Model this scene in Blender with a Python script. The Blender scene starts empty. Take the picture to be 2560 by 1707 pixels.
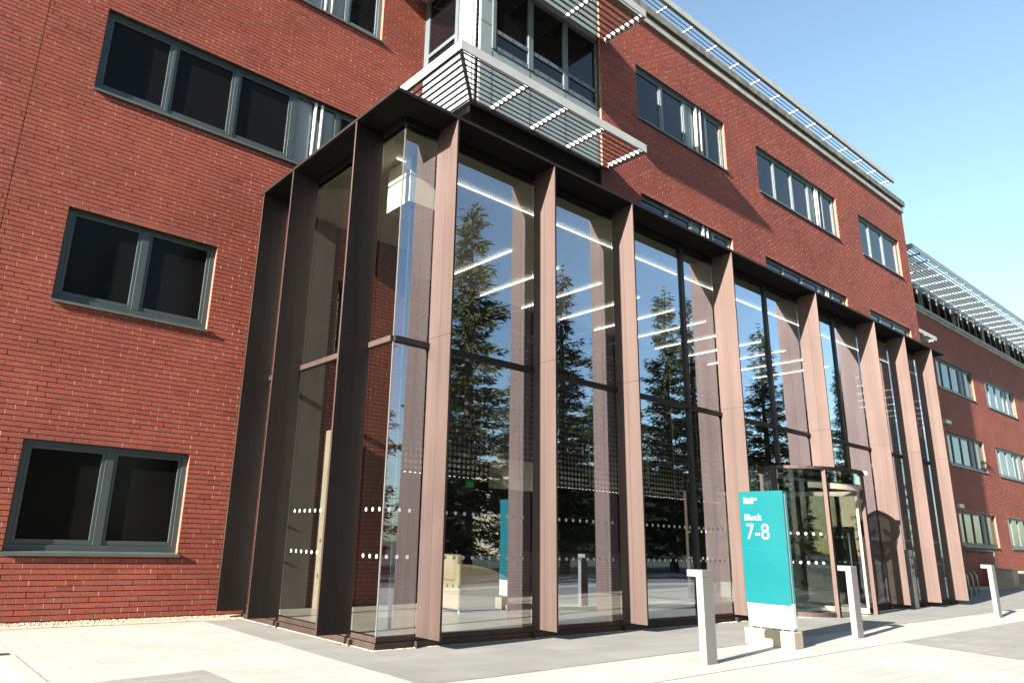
import bpy, math, random
from mathutils import Vector, Matrix
random.seed(7)
PI = math.pi
scene = bpy.context.scene
COL = scene.collection

# ------------------------------------------------------------------ materials
def nodes_of(name):
    m = bpy.data.materials.new(name); m.use_nodes = True
    nt = m.node_tree
    return m, nt, nt.nodes['Principled BSDF']

def mat(name, col, rough=0.6, metal=0.0, var=0.12, scale=3.0, spec=0.5, bump=0.0, bscale=60.0, stretch=(1, 1, 1), emit=None, es=0.0, coat=0.0, keep=False):
    if keep is False: col = tuple(c*.56 for c in col)
    m, nt, b = nodes_of(name)
    N, L = nt.nodes.new, nt.links.new
    tc = N('ShaderNodeTexCoord')
    mp = N('ShaderNodeMapping'); mp.inputs['Scale'].default_value = stretch
    L(tc.outputs['Object'], mp.inputs['Vector'])
    nz = N('ShaderNodeTexNoise'); nz.inputs['Scale'].default_value = scale; nz.inputs['Detail'].default_value = 6
    L(mp.outputs['Vector'], nz.inputs['Vector'])
    cr = N('ShaderNodeValToRGB')
    lo = [max(0, c * (1 - var)) for c in col]; hi = [min(1, c * (1 + var)) for c in col]
    cr.color_ramp.elements[0].position = 0.3; cr.color_ramp.elements[0].color = (*lo, 1)
    cr.color_ramp.elements[1].position = 0.7; cr.color_ramp.elements[1].color = (*hi, 1)
    L(nz.outputs['Fac'], cr.inputs['Fac']); L(cr.outputs['Color'], b.inputs['Base Color'])
    b.inputs['Metallic'].default_value = metal
    b.inputs['Specular IOR Level'].default_value = spec
    b.inputs['Coat Weight'].default_value = coat
    mr = N('ShaderNodeMapRange'); mr.inputs['To Min'].default_value = max(0.02, rough - 0.07); mr.inputs['To Max'].default_value = min(1, rough + 0.07)
    L(nz.outputs['Fac'], mr.inputs['Value']); L(mr.outputs['Result'], b.inputs['Roughness'])
    if bump:
        n2 = N('ShaderNodeTexNoise'); n2.inputs['Scale'].default_value = bscale; n2.inputs['Detail'].default_value = 4
        L(tc.outputs['Object'], n2.inputs['Vector'])
        bp = N('ShaderNodeBump'); bp.inputs['Strength'].default_value = bump; bp.inputs['Distance'].default_value = 0.01
        L(n2.outputs['Fac'], bp.inputs['Height']); L(bp.outputs['Normal'], b.inputs['Normal'])
    if emit:
        b.inputs['Emission Color'].default_value = (*emit, 1); b.inputs['Emission Strength'].default_value = es
    return m

def brick_mat(name):
    m, nt, b = nodes_of(name)
    N, L = nt.nodes.new, nt.links.new
    at = N('ShaderNodeAttribute'); at.attribute_name = 'tone'
    cr = N('ShaderNodeValToRGB'); e = cr.color_ramp.elements
    e[0].position = 0.0; e[0].color = (0.158, 0.034, 0.022, 1)
    e[1].position = 1.0; e[1].color = (0.235, 0.061, 0.037, 1)
    e.new(0.12).color = (0.192, 0.044, 0.029, 1); e.new(0.6).color = (0.213, 0.051, 0.033, 1)
    L(at.outputs['Fac'], cr.inputs['Fac'])
    tc = N('ShaderNodeTexCoord')
    n1 = N('ShaderNodeTexNoise'); n1.inputs['Scale'].default_value = 0.7; n1.inputs['Detail'].default_value = 5
    n2 = N('ShaderNodeTexNoise'); n2.inputs['Scale'].default_value = 28; n2.inputs['Detail'].default_value = 6
    L(tc.outputs['Object'], n1.inputs['Vector']); L(tc.outputs['Object'], n2.inputs['Vector'])
    mr = N('ShaderNodeMapRange'); mr.inputs['From Min'].default_value = .3; mr.inputs['From Max'].default_value = .7
    mr.inputs['To Min'].default_value = .83; mr.inputs['To Max'].default_value = 1.14
    L(n1.outputs['Fac'], mr.inputs['Value'])
    mr2 = N('ShaderNodeMapRange'); mr2.inputs['From Min'].default_value = .25; mr2.inputs['From Max'].default_value = .75
    mr2.inputs['To Min'].default_value = .84; mr2.inputs['To Max'].default_value = 1.12
    L(n2.outputs['Fac'], mr2.inputs['Value'])
    mu = N('ShaderNodeMath'); mu.operation = 'MULTIPLY'; L(mr.outputs[0], mu.inputs[0]); L(mr2.outputs[0], mu.inputs[1])
    mx = N('ShaderNodeVectorMath'); mx.operation = 'SCALE'; L(cr.outputs['Color'], mx.inputs[0]); L(mu.outputs[0], mx.inputs['Scale'])
    L(mx.outputs[0], b.inputs['Base Color'])
    b.inputs['Roughness'].default_value = .72; b.inputs['Specular IOR Level'].default_value = .3
    bp = N('ShaderNodeBump'); bp.inputs['Strength'].default_value = .35; bp.inputs['Distance'].default_value = .004
    L(n2.outputs['Fac'], bp.inputs['Height']); L(bp.outputs['Normal'], b.inputs['Normal'])
    return m

def paving_mat(name, col, bw, bh, dark=.8, var=.08, off=.5):
    m, nt, b = nodes_of(name)
    N, L = nt.nodes.new, nt.links.new
    tc = N('ShaderNodeTexCoord')
    bt = N('ShaderNodeTexBrick')
    bt.inputs['Color1'].default_value = (*[c * (1 + var) for c in col], 1)
    bt.inputs['Color2'].default_value = (*[c * (1 - var) for c in col], 1)
    bt.inputs['Mortar'].default_value = (*[c * dark * .8 for c in col], 1)
    bt.inputs['Scale'].default_value = 1; bt.inputs['Mortar Size'].default_value = .004
    bt.inputs['Mortar Smooth'].default_value = .2
    bt.inputs['Brick Width'].default_value = bw; bt.inputs['Row Height'].default_value = bh
    bt.offset = off
    L(tc.outputs['Object'], bt.inputs['Vector'])
    nz = N('ShaderNodeTexNoise'); nz.inputs['Scale'].default_value = 1.1; nz.inputs['Detail'].default_value = 8
    n2 = N('ShaderNodeTexNoise'); n2.inputs['Scale'].default_value = 70; n2.inputs['Detail'].default_value = 3
    L(tc.outputs['Object'], nz.inputs['Vector']); L(tc.outputs['Object'], n2.inputs['Vector'])
    mr = N('ShaderNodeMapRange'); mr.inputs['From Min'].default_value = .3; mr.inputs['From Max'].default_value = .7
    mr.inputs['To Min'].default_value = .88; mr.inputs['To Max'].default_value = 1.08
    L(nz.outputs['Fac'], mr.inputs['Value'])
    mr2 = N('ShaderNodeMapRange'); mr2.inputs['To Min'].default_value = .85; mr2.inputs['To Max'].default_value = 1.15
    L(n2.outputs['Fac'], mr2.inputs['Value'])
    mu = N('ShaderNodeMath'); mu.operation = 'MULTIPLY'; L(mr.outputs[0], mu.inputs[0]); L(mr2.outputs[0], mu.inputs[1])
    mx = N('ShaderNodeVectorMath'); mx.operation = 'SCALE'; L(bt.outputs['Color'], mx.inputs[0]); L(mu.outputs[0], mx.inputs['Scale'])
    L(mx.outputs[0], b.inputs['Base Color'])
    b.inputs['Roughness'].default_value = .8
    bp = N('ShaderNodeBump'); bp.inputs['Strength'].default_value = .4; bp.inputs['Distance'].default_value = .004
    ad = N('ShaderNodeMath'); ad.operation = 'SUBTRACT'; L(n2.outputs['Fac'], ad.inputs[0]); L(bt.outputs['Fac'], ad.inputs[1])
    L(ad.outputs[0], bp.inputs['Height']); L(bp.outputs['Normal'], b.inputs['Normal'])
    return m

def glass_mat(name, ior, tint, gain=1.0, refl=(.97, .98, 1)):
    m = bpy.data.materials.new(name); m.use_nodes = True
    nt = m.node_tree; nt.nodes.clear(); N, L = nt.nodes.new, nt.links.new
    out = N('ShaderNodeOutputMaterial'); mix = N('ShaderNodeMixShader')
    tr = N('ShaderNodeBsdfTransparent'); tr.inputs['Color'].default_value = (*tint, 1)
    gl = N('ShaderNodeBsdfGlossy'); gl.inputs['Roughness'].default_value = 0.0; gl.inputs['Color'].default_value = (*refl, 1)
    fr = N('ShaderNodeFresnel'); fr.inputs['IOR'].default_value = ior
    mu = N('ShaderNodeMath'); mu.operation = 'MULTIPLY'; mu.inputs[1].default_value = gain; mu.use_clamp = True
    tc = N('ShaderNodeTexCoord'); nz = N('ShaderNodeTexNoise'); nz.inputs['Scale'].default_value = .8; nz.inputs['Detail'].default_value = 1
    L(tc.outputs['Object'], nz.inputs['Vector'])
    bp = N('ShaderNodeBump'); bp.inputs['Strength'].default_value = .045; bp.inputs['Distance'].default_value = .05
    L(nz.outputs['Fac'], bp.inputs['Height']); L(bp.outputs['Normal'], gl.inputs['Normal'])
    L(fr.outputs[0], mu.inputs[0]); L(mu.outputs[0], mix.inputs['Fac'])
    L(tr.outputs[0], mix.inputs[1]); L(gl.outputs[0], mix.inputs[2]); L(mix.outputs[0], out.inputs['Surface'])
    return m

def perf_mat(name, col, pitch, rad, axes):
    """black sheet with a grid of round holes one can see through"""
    m = bpy.data.materials.new(name); m.use_nodes = True
    nt = m.node_tree; N, L = nt.nodes.new, nt.links.new
    b = nt.nodes['Principled BSDF']; b.inputs['Base Color'].default_value = (*col, 1); b.inputs['Roughness'].default_value = .5
    out = nt.nodes['Material Output']
    tc = N('ShaderNodeTexCoord'); sp = N('ShaderNodeSeparateXYZ'); L(tc.outputs['Object'], sp.inputs[0])
    ds = []
    for a in axes:
        d = N('ShaderNodeMath'); d.operation = 'DIVIDE'; d.inputs[1].default_value = pitch; L(sp.outputs[a], d.inputs[0])
        f = N('ShaderNodeMath'); f.operation = 'FRACT'; L(d.outputs[0], f.inputs[0])
        s = N('ShaderNodeMath'); s.operation = 'SUBTRACT'; s.inputs[1].default_value = .5; L(f.outputs[0], s.inputs[0])
        p = N('ShaderNodeMath'); p.operation = 'POWER'; p.inputs[1].default_value = 2; L(s.outputs[0], p.inputs[0]); ds.append(p)
    ad = N('ShaderNodeMath'); ad.operation = 'ADD'; L(ds[0].outputs[0], ad.inputs[0]); L(ds[1].outputs[0], ad.inputs[1])
    lt = N('ShaderNodeMath'); lt.operation = 'LESS_THAN'; lt.inputs[1].default_value = (rad / pitch) ** 2; L(ad.outputs[0], lt.inputs[0])
    tr = N('ShaderNodeBsdfTransparent'); mx = N('ShaderNodeMixShader')
    L(lt.outputs[0], mx.inputs['Fac']); L(b.outputs[0], mx.inputs[1]); L(tr.outputs[0], mx.inputs[2]); L(mx.outputs[0], out.inputs['Surface'])
    return m

M = {}
M['brick'] = brick_mat('brick')
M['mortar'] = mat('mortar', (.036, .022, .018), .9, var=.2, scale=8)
M['pointing'] = mat('struck_pointing', (.52, .38, .29), .9, var=.3, scale=3)
M['reveal'] = mat('pale_reveal', (.36, .19, .125), .85, var=.12, scale=6, bump=.3)
M['frame'] = mat('grey_green_frame', (.058, .078, .078), .45, var=.08, scale=2)
M['frame_light'] = mat('blue_grey_frame', (.15, .19, .205), .42, var=.08, scale=2)
M['panel'] = mat('blue_grey_panel', (.29, .35, .365), .5, var=.07, scale=1.2, stretch=(1, 1, .3))
M['panel_dark'] = mat('grey_panel', (.19, .23, .24), .5, var=.08, scale=1.5)
M['white_metal'] = mat('off_white_metal', (.62, .62, .59), .5, var=.1, scale=2.5)
M['aged_metal'] = mat('weathered_pale_metal', (.50, .50, .46), .55, var=.28, scale=2.2)
M['tube'] = mat('white_pipe', (.72, .72, .70), .4, var=.05)
M['sill'] = mat('grey_sill', (.12, .135, .13), .4, var=.12, scale=4)
M['tinted_glass'] = mat('tinted_near_black_glass', (.010, .009, .008), .12, var=.1, spec=.12)
M['dark_glass'] = mat('dark_office_glass', (.006, .006, .007), .035, var=.1, spec=.5)
def bronze_mat(name, col):
    # anodised sheet: a broad satin reflection (Beckmann lobe) with faint vertical drawing lines
    m = bpy.data.materials.new(name); m.use_nodes = True
    nt = m.node_tree; nt.nodes.clear(); N, L = nt.nodes.new, nt.links.new
    out = N('ShaderNodeOutputMaterial'); gl = N('ShaderNodeBsdfGlossy'); gl.distribution = 'BECKMANN'
    tc = N('ShaderNodeTexCoord'); mp = N('ShaderNodeMapping'); mp.inputs['Scale'].default_value = (7, 7, .3)
    nz = N('ShaderNodeTexNoise'); nz.inputs['Scale'].default_value = 1.3; nz.inputs['Detail'].default_value = 6
    n2 = N('ShaderNodeTexNoise'); n2.inputs['Scale'].default_value = .9; n2.inputs['Detail'].default_value = 5
    cr = N('ShaderNodeValToRGB'); e = cr.color_ramp.elements
    e[0].position = .3; e[0].color = (*[c*.9 for c in col], 1); e[1].position = .7; e[1].color = (*[c*1.1 for c in col], 1)
    mr = N('ShaderNodeMapRange'); mr.inputs['To Min'].default_value = .62; mr.inputs['To Max'].default_value = .74
    L(tc.outputs['Object'], mp.inputs['Vector']); L(mp.outputs['Vector'], nz.inputs['Vector']); L(tc.outputs['Object'], n2.inputs['Vector'])
    L(nz.outputs['Fac'], cr.inputs['Fac']); L(cr.outputs['Color'], gl.inputs['Color'])
    L(n2.outputs['Fac'], mr.inputs['Value']); L(mr.outputs['Result'], gl.inputs['Roughness'])
    L(gl.outputs[0], out.inputs['Surface'])
    return m
M['bronze'] = bronze_mat('bronze_metal', (.096, .069, .061))
M['bronze_shaded'] = bronze_mat('shaded_bronze_panel', (.040, .033, .030))  # the fin bronze again, with shade put into its colour
M['bronze_dark'] = mat('dark_bronze_metal', (.026, .021, .018), .6, metal=.1, var=.15, scale=1.3, stretch=(3, 3, .5), spec=.2)
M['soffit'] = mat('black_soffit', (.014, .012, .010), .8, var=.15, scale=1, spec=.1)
M['frame_black'] = mat('black_frame', (.016, .015, .017), .45, var=.1, spec=.3)
M['seal'] = mat('black_seal', (.01, .01, .01), .8, var=.2)
M['glass'] = glass_mat('lobby_glass', 1.9, (.72, .74, .70), 3.3, (.76, .85, 1.0))
M['side_glass'] = glass_mat('side_lobby_glass', 1.5, (.60, .61, .58), 1.3)
M['clear'] = glass_mat('clear_glass', 1.5, (.86, .90, .88), .65)
M['dots'] = mat('white_glass_dots', (.75, .76, .74), .6, var=.03)
M['stone'] = mat('pale_stone', (.50, .44, .35), .8, var=.14, scale=4, bump=.25)
M['cornice'] = mat('stone_cornice', (.52, .50, .45), .75, var=.25, scale=2.2, stretch=(1, 1, 2))
M['gutter'] = mat('stained_gutter', (.23, .22, .18), .75, var=.5, scale=3)
M['steel'] = mat('brushed_steel', (.62, .60, .57), .35, metal=.75, var=.05, scale=5)
M['white_paint'] = mat('white_paint', (.80, .80, .78), .45, var=.03)
M['bollard'] = mat('pale_bollard_paint', (.30, .29, .28), .42, metal=.1, var=.03, scale=3)
M['teal'] = mat('teal_sign_paint', (.003, .150, .170), .28, var=.04, scale=1.5, coat=.2)
M['teal_light'] = mat('pale_teal_line', (.03, .24, .26), .3, var=.02)
M['lettering'] = mat('white_lettering', (.85, .87, .87), .5, var=.01)
M['concrete'] = mat('pale_concrete_block', (.52, .45, .35), .85, var=.13, scale=14, bump=.35, bscale=90)
M['pave_cream'] = paving_mat('cream_paving', (.350, .335, .300), .60, .20, .68, .06)
M['pave_grey'] = paving_mat('grey_slab_paving', (.192, .190, .176), .90, .45, .72, .07)
M['pave_grey2'] = paving_mat('grey_block_paving', (.205, .20, .182), .40, .20, .75, .07)
M['pave_block'] = paving_mat('small_block_paving', (.29, .265, .225), .20, .10, .45, .1)
M['kerb'] = mat('pale_kerb_stone', (.62, .59, .53), .8, var=.08, scale=6, bump=.2)
M['gravel'] = mat('cream_gravel', (.56, .48, .36), .85, var=.35, scale=25)
M['asphalt'] = mat('asphalt', (.20, .20, .20), .9, var=.25, scale=40, bump=.4)
M['grass'] = mat('grass', (.030, .042, .014), .9, var=.4, scale=.6)
M['lobby_floor'] = mat('lobby_floor_tile', (.48, .46, .43), .3, var=.1, keep=True, scale=2)
M['ceiling'] = mat('cream_ceiling', (.50, .49, .39), .9, var=.03, keep=True)
M['dark_wall'] = mat('dark_interior_wall', (.03, .028, .024), .7, var=.2)
M['haze_grey'] = mat('haze_grey_panel', (.16, .155, .14), .6, var=.1)  # grey standing in for haze and dark in the side panes
M['white_wall'] = mat('white_interior_wall', (.72, .70, .62), .8, var=.04, keep=True)
M['perf_wall'] = perf_mat('perforated_black_panel', (.015, .014, .012), .150, .052, (0, 2))
M['perf_soffit'] = perf_mat('perforated_black_soffit', (.015, .014, .012), .150, .052, (0, 1))
M['perf_desk'] = perf_mat('perforated_desk_front', (.05, .046, .04), .07, .019, (0, 2))
M['glow_wall'] = mat('grey_backing_wall', (.34, .33, .30), .8, var=.1, keep=True)
M['light'] = mat('lit_lamp', (.9, .9, .85), .5, var=0, emit=(1, .98, .9), es=1.6)
M['exit'] = mat('green_exit_lamp', (.01, .25, .06), .5, var=0, emit=(.0, .35, .08), es=.05)
M['fabric'] = mat('beige_fabric', (.50, .42, .29), .9, var=.08, scale=30, bump=.2)
M['bark'] = mat('bark', (.09, .065, .045), .9, var=.3, scale=5)
M['leaf'] = mat('dark_conifer_leaf', (.030, .040, .014), .75, var=.45, keep=True, spec=.2, scale=1.1)
M['leaf2'] = mat('olive_leaf', (.085, .090, .034), .75, var=.4, keep=True, spec=.2, scale=1.1)
M['limestone_far'] = mat('beige_render_far', (.40, .33, .22), .8, var=.1)

# ------------------------------------------------------------------ mesh helpers
class MB:
    def __init__(s): s.v = []; s.f = []; s.mi = []
    def quad(s, a, b, c, d, mi=0):
        n = len(s.v); s.v += [a, b, c, d]; s.f.append((n, n+1, n+2, n+3)); s.mi.append(mi); return s
    def poly(s, pts, mi=0):
        n = len(s.v); s.v += pts; s.f.append(tuple(range(n, n+len(pts)))); s.mi.append(mi); return s
    def box(s, x0, x1, y0, y1, z0, z1, mi=0):
        n = len(s.v)
        s.v += [(x0,y0,z0),(x1,y0,z0),(x1,y1,z0),(x0,y1,z0),(x0,y0,z1),(x1,y0,z1),(x1,y1,z1),(x0,y1,z1)]
        for q in ((0,3,2,1),(4,5,6,7),(0,1,5,4),(1,2,6,5),(2,3,7,6),(3,0,4,7)):
            s.f.append(tuple(n+i for i in q)); s.mi.append(mi)
        return s
    def beam(s, a, b, w, h, mi=0, up=(0,0,1)):
        """box along a->b, w sideways, h along up"""
        a, b = Vector(a), Vector(b); d = (b-a).normalized(); u = Vector(up)
        r = d.cross(u).normalized(); u = r.cross(d).normalized()
        n = len(s.v)
        for p in (a, b):
            for i, j in ((-1,-1),(1,-1),(1,1),(-1,1)):
                s.v.append(tuple(p + r*(w/2*i) + u*(h/2*j)))
        for q in ((0,1,2,3),(7,6,5,4),(0,4,5,1),(1,5,6,2),(2,6,7,3),(3,7,4,0)):
            s.f.append(tuple(n+i for i in q)); s.mi.append(mi)
        return s
    def tube(s, pts, r, seg=10, mi=0):
        pts = [Vector(p) for p in pts]; rr = r if isinstance(r, (list, tuple)) else [r]*len(pts)
        n = len(s.v); ref = None
        for i, p in enumerate(pts):
            d = (pts[min(i+1, len(pts)-1)] - pts[max(i-1, 0)]).normalized()
            if ref is None or abs(d.dot(ref)) > .95: ref = Vector((0,0,1)) if abs(d.z) < .9 else Vector((1,0,0))
            a = d.cross(ref).normalized(); b = a.cross(d)
            ref = b
            for k in range(seg):
                t = 2*PI*k/seg; s.v.append(tuple(p + (a*math.cos(t) + b*math.sin(t))*rr[i]))
        for i in range(len(pts)-1):
            for k in range(seg):
                s.f.append((n+i*seg+k, n+i*seg+(k+1)%seg, n+(i+1)*seg+(k+1)%seg, n+(i+1)*seg+k)); s.mi.append(mi)
        s.f.append(tuple(n+k for k in reversed(range(seg)))); s.mi.append(mi)
        s.f.append(tuple(n+(len(pts)-1)*seg+k for k in range(seg))); s.mi.append(mi)
        return s
    def prism(s, poly, z0, z1, mi=0):
        n = len(s.v); k = len(poly)
        s.v += [(x, y, z0) for x, y in poly] + [(x, y, z1) for x, y in poly]
        s.f.append(tuple(n+i for i in reversed(range(k)))); s.f.append(tuple(n+k+i for i in range(k))); s.mi += [mi, mi]
        for i in range(k):
            j = (i+1) % k; s.f.append((n+i, n+j, n+k+j, n+k+i)); s.mi.append(mi)
        return s
    def arc(s, c, r0, r1, a0, a1, z0, z1, seg=32, mi=0):
        """curved wall between radii r0<r1, degrees a0..a1"""
        for i in range(seg):
            t0 = math.radians(a0+(a1-a0)*i/seg); t1 = math.radians(a0+(a1-a0)*(i+1)/seg)
            P = lambda r, t: (c[0]+r*math.cos(t), c[1]+r*math.sin(t))
            q = [P(r0,t0), P(r1,t0), P(r1,t1), P(r0,t1)]
            n = len(s.v); s.v += [(x,y,z0) for x,y in q] + [(x,y,z1) for x,y in q]
            fs = [(0,3,2,1),(4,5,6,7),(1,2,6,5),(3,0,4,7)]
            if i == 0: fs.append((0,1,5,4))
            if i == seg-1: fs.append((2,3,7,6))
            for f in fs: s.f.append(tuple(n+k for k in f)); s.mi.append(mi)
        return s
    def build(s, name, mats, parent=None, smooth=False, bevel=0):
        me = bpy.data.meshes.new(name); me.from_pydata(s.v, [], s.f)
        if not isinstance(mats, (list, tuple)): mats = [mats]
        for m in mats: me.materials.append(m)
        if len(mats) > 1: me.polygons.foreach_set('material_index', s.mi)
        if smooth: me.polygons.foreach_set('use_smooth', [True]*len(me.polygons))
        me.update()
        o = bpy.data.objects.new(name, me); COL.objects.link(o)
        if parent: o.parent = parent
        if bevel:
            b = o.modifiers.new('bevel', 'BEVEL'); b.width = bevel; b.segments = 2; b.limit_method = 'ANGLE'
        return o

def B(*a): return MB().box(*a)

def tag(o, label=None, cat=None, group=None, kind=None):
    if label: o['label'] = label
    if cat: o['category'] = cat
    if group: o['group'] = group
    if kind: o['kind'] = kind
    return o

def empty(name, loc=(0,0,0), label=None, cat=None, group=None):
    o = bpy.data.objects.new(name, None); COL.objects.link(o); o.location = loc; o.empty_display_size = .2
    return tag(o, label, cat, group)

def kids(o): return [c for c in COL.objects if c.parent == o]
def copy_tree(o, parent=None):
    c = o.copy(); COL.objects.link(c)
    if parent: c.parent = parent; c.matrix_parent_inverse = o.matrix_parent_inverse
    for k in kids(o): copy_tree(k, c)
    return c

# ------------------------------------------------------------------ brickwork
def cut(iv, holes):
    out = [iv]
    for h0, h1 in holes:
        nx = []
        for a, b in out:
            if h1 <= a or h0 >= b: nx.append((a, b)); continue
            if a < h0: nx.append((a, h0))
            if h1 < b: nx.append((h1, b))
        out = nx
    return out

def brick_wall(name, x0, x1, y, z0, z1, holes, parent, joints=(), flip=False):
    """real bricks standing 8 mm proud of a recessed mortar sheet; holes = (x0, x1, z0, z1)"""
    rnd = random.Random(hash((x0, y)) & 0xffff)
    mb = MB(); tone = []; mi = []
    H, Lb, g = .075, .225, .012
    n0 = int(math.floor(z0/H)); n1 = int(math.ceil(z1/H))
    for k in range(n0, n1):
        za, zb = max(z0, k*H), min(z1, (k+1)*H) - g
        if zb - za < .015: continue
        zc = (za+zb)/2
        hs = [(h[0], h[1]) for h in holes if h[2] < zc < h[3]] + [(j-.006, j+.006) for j in joints]
        off = (k % 2)*Lb/2
        i0 = int(math.floor((x0-off)/Lb)) - 1; i1 = int(math.ceil((x1-off)/Lb)) + 1
        for i in range(i0, i1):
            a, b = max(x0, i*Lb+off), min(x1, (i+1)*Lb+off) - g
            if b - a < .02: continue
            for (p, q) in cut((a, b), hs):
                if q - p < .02: continue
                yo = y + rnd.uniform(-.0012, .0012); e = rnd.uniform(-.0012, .0012); e2 = rnd.uniform(-.001, .001)
                n = len(mb.v)
                mb.v += [(p+e,yo,za+e2),(q+e,yo,za+e2),(q+e,yo,zb+e2),(p+e,yo,zb+e2),(p+e,y+.014,za),(q+e,y+.014,za),(q+e,y+.014,zb),(p+e,y+.014,zb)]
                mb.f += [(n,n+1,n+2,n+3),(n,n+3,n+7,n+4),(n+1,n+5,n+6,n+2),(n,n+4,n+5,n+1),(n+3,n+2,n+6,n+7)]
                t = min(1, max(0, rnd.gauss(.5, .15))) if rnd.random() > .025 else rnd.uniform(0, .1)
                tone += [t]*5; mi += [0]*5
                if p == a and rnd.random() > .12:                    # weather-struck perpend, sloping from deep to flush
                    n = len(mb.v); w = rnd.uniform(.0005, .002)
                    mb.v += [(p-g+.001,y+.0092,za),(p-.0004,y+w,za),(p-.0004,y+w,zb),(p-g+.001,y+.0092,zb)]
                    mb.f.append((n,n+1,n+2,n+3)); tone.append(.5); mi.append(2)
    mb.mi = mi
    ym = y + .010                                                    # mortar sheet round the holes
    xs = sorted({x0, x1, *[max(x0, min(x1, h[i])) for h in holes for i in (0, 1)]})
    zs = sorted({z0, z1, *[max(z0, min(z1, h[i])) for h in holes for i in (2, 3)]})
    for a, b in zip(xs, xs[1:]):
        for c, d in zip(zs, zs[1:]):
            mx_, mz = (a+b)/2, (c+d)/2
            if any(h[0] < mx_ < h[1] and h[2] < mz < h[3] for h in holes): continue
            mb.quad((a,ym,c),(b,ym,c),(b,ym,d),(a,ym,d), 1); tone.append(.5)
    o = mb.build(name, [M['brick'], M['mortar'], M['pointing']], parent)
    at = o.data.attributes.new('tone', 'FLOAT', 'FACE'); at.data.foreach_set('value', tone)
    return o

# ------------------------------------------------------------------ windows
def window(parent, x0, x1, z0, z1, yw, cells, frame, label=None, glass='dark_glass', gmat=None, open_last=False):
    """cells: (xa, xb, kind) with kind pane / panel / tube; everything else of the opening is frame"""
    y0, y1 = yw+.085, yw+.17
    mb = MB()
    zl, zh = z0+.10, z1-.07
    mb.box(x0, x1, y0, y1, z0, zl); mb.box(x0, x1, y0, y1, zh, z1)
    solid = [c for c in cells if c[2] in ('pane', 'panel', 'gap')]
    ed = [x0] + [v for c in solid for v in (c[0]-.05 if c[2]=='pane' else c[0], c[1]+.05 if c[2]=='pane' else c[1])] + [x1]
    for a, b in zip(ed[0::2], ed[1::2]):
        if b - a > .004: mb.box(a, b, y0, y1, zl, zh)
    for c in solid:                                                  # sash round each pane, 12 mm back
        if c[2] == 'pane':
            a, b = c[0]-.05, c[1]+.05; u, v = y0+.014, y1-.01
            mb.box(a+.003, c[0], u, v, zl, zh); mb.box(c[1], b-.003, u, v, zl, zh)
            mb.box(c[0], c[1], u, v, zl+.004, zl+.07); mb.box(c[0], c[1], u, v, zh-.05, zh)
    w = mb.build('window', frame, parent, bevel=.004)
    if label: w['label'] = label
    for c in cells:
        if c[2] == 'pane':
            B(c[0]-.005, c[1]+.005, y0+.045, y0+.055, zl+.065, zh-.045).build('pane', gmat or M[glass], w)
        elif c[2] == 'panel':
            B(c[0], c[1], y0+.05, y0+.09, zl, zh).build('panel', M['panel'], w)
        elif c[2] == 'gap':
            B(c[0], c[1], y0+.075, y0+.1, zl, zh).build('panel', M['panel_dark'], w)
        else:
            MB().tube([((c[0]+c[1])/2, y0+.005, z0+.03), ((c[0]+c[1])/2, y0+.005, z1-.03)], (c[1]-c[0])/2, 12).build('pipe', M['tube'], w, smooth=True)
    s = MB(); s.poly([(x0-.02, yw-.045, z0-.004), (x1+.02, yw-.045, z0-.004), (x1+.02, y0, z0+.018), (x0-.02, y0, z0+.018)])
    s.box(x0-.02, x1+.02, yw-.047, yw-.03, z0-.045, z0-.005); s.box(x0, x1, yw-.03, y0, z0-.03, z0-.012)
    s.build('sill', M['sill'], w)
    B(x0-.11, x0, yw+.014, y1+.02, z0, z1).build('reveal', M['reveal'], w)
    B(x1, x1+.11, yw+.014, y1+.02, z0, z1).build('reveal', M['reveal'], w)
    B(x0-.02, x1+.02, yw+.002, y1+.02, z1, z1+.06).build('lintel', frame, w)
    return w

W_SMALL = [(-2.84, -1.91, 'pane'), (-1.69, -.79, 'pane')]
def long_cells(x):   # five metre window: three panes, panel with two pipes, narrow pane
    return [(x+.13, x+1.06, 'pane'), (x+1.22, x+2.19, 'pane'), (x+2.37, x+3.33, 'pane'), (x+3.50, x+3.83, 'panel'),
            (x+3.83, x+4.05, 'gap'), (x+3.86, x+3.93, 'tube'), (x+4.00, x+4.07, 'tube'), (x+4.05, x+4.34, 'panel'), (x+4.48, x+5.10, 'pane')]
def r1_cells(x):
    return [(x+.14, x+1.08, 'pane'), (x+1.26, x+2.14, 'pane'), (x+2.30, x+2.68, 'panel'), (x+2.68, x+3.0, 'gap'), (x+2.72, x+2.82, 'tube'), (x+2.93, x+3.02, 'tube'),
            (x+3.02, x+3.2, 'panel'), (x+3.35, x+3.98, 'pane')]
def r3_cells(x): return [(x+.14, x+.98, 'pane'), (x+1.18, x+2.16, 'pane'), (x+2.40, x+3.45, 'pane')]

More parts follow.
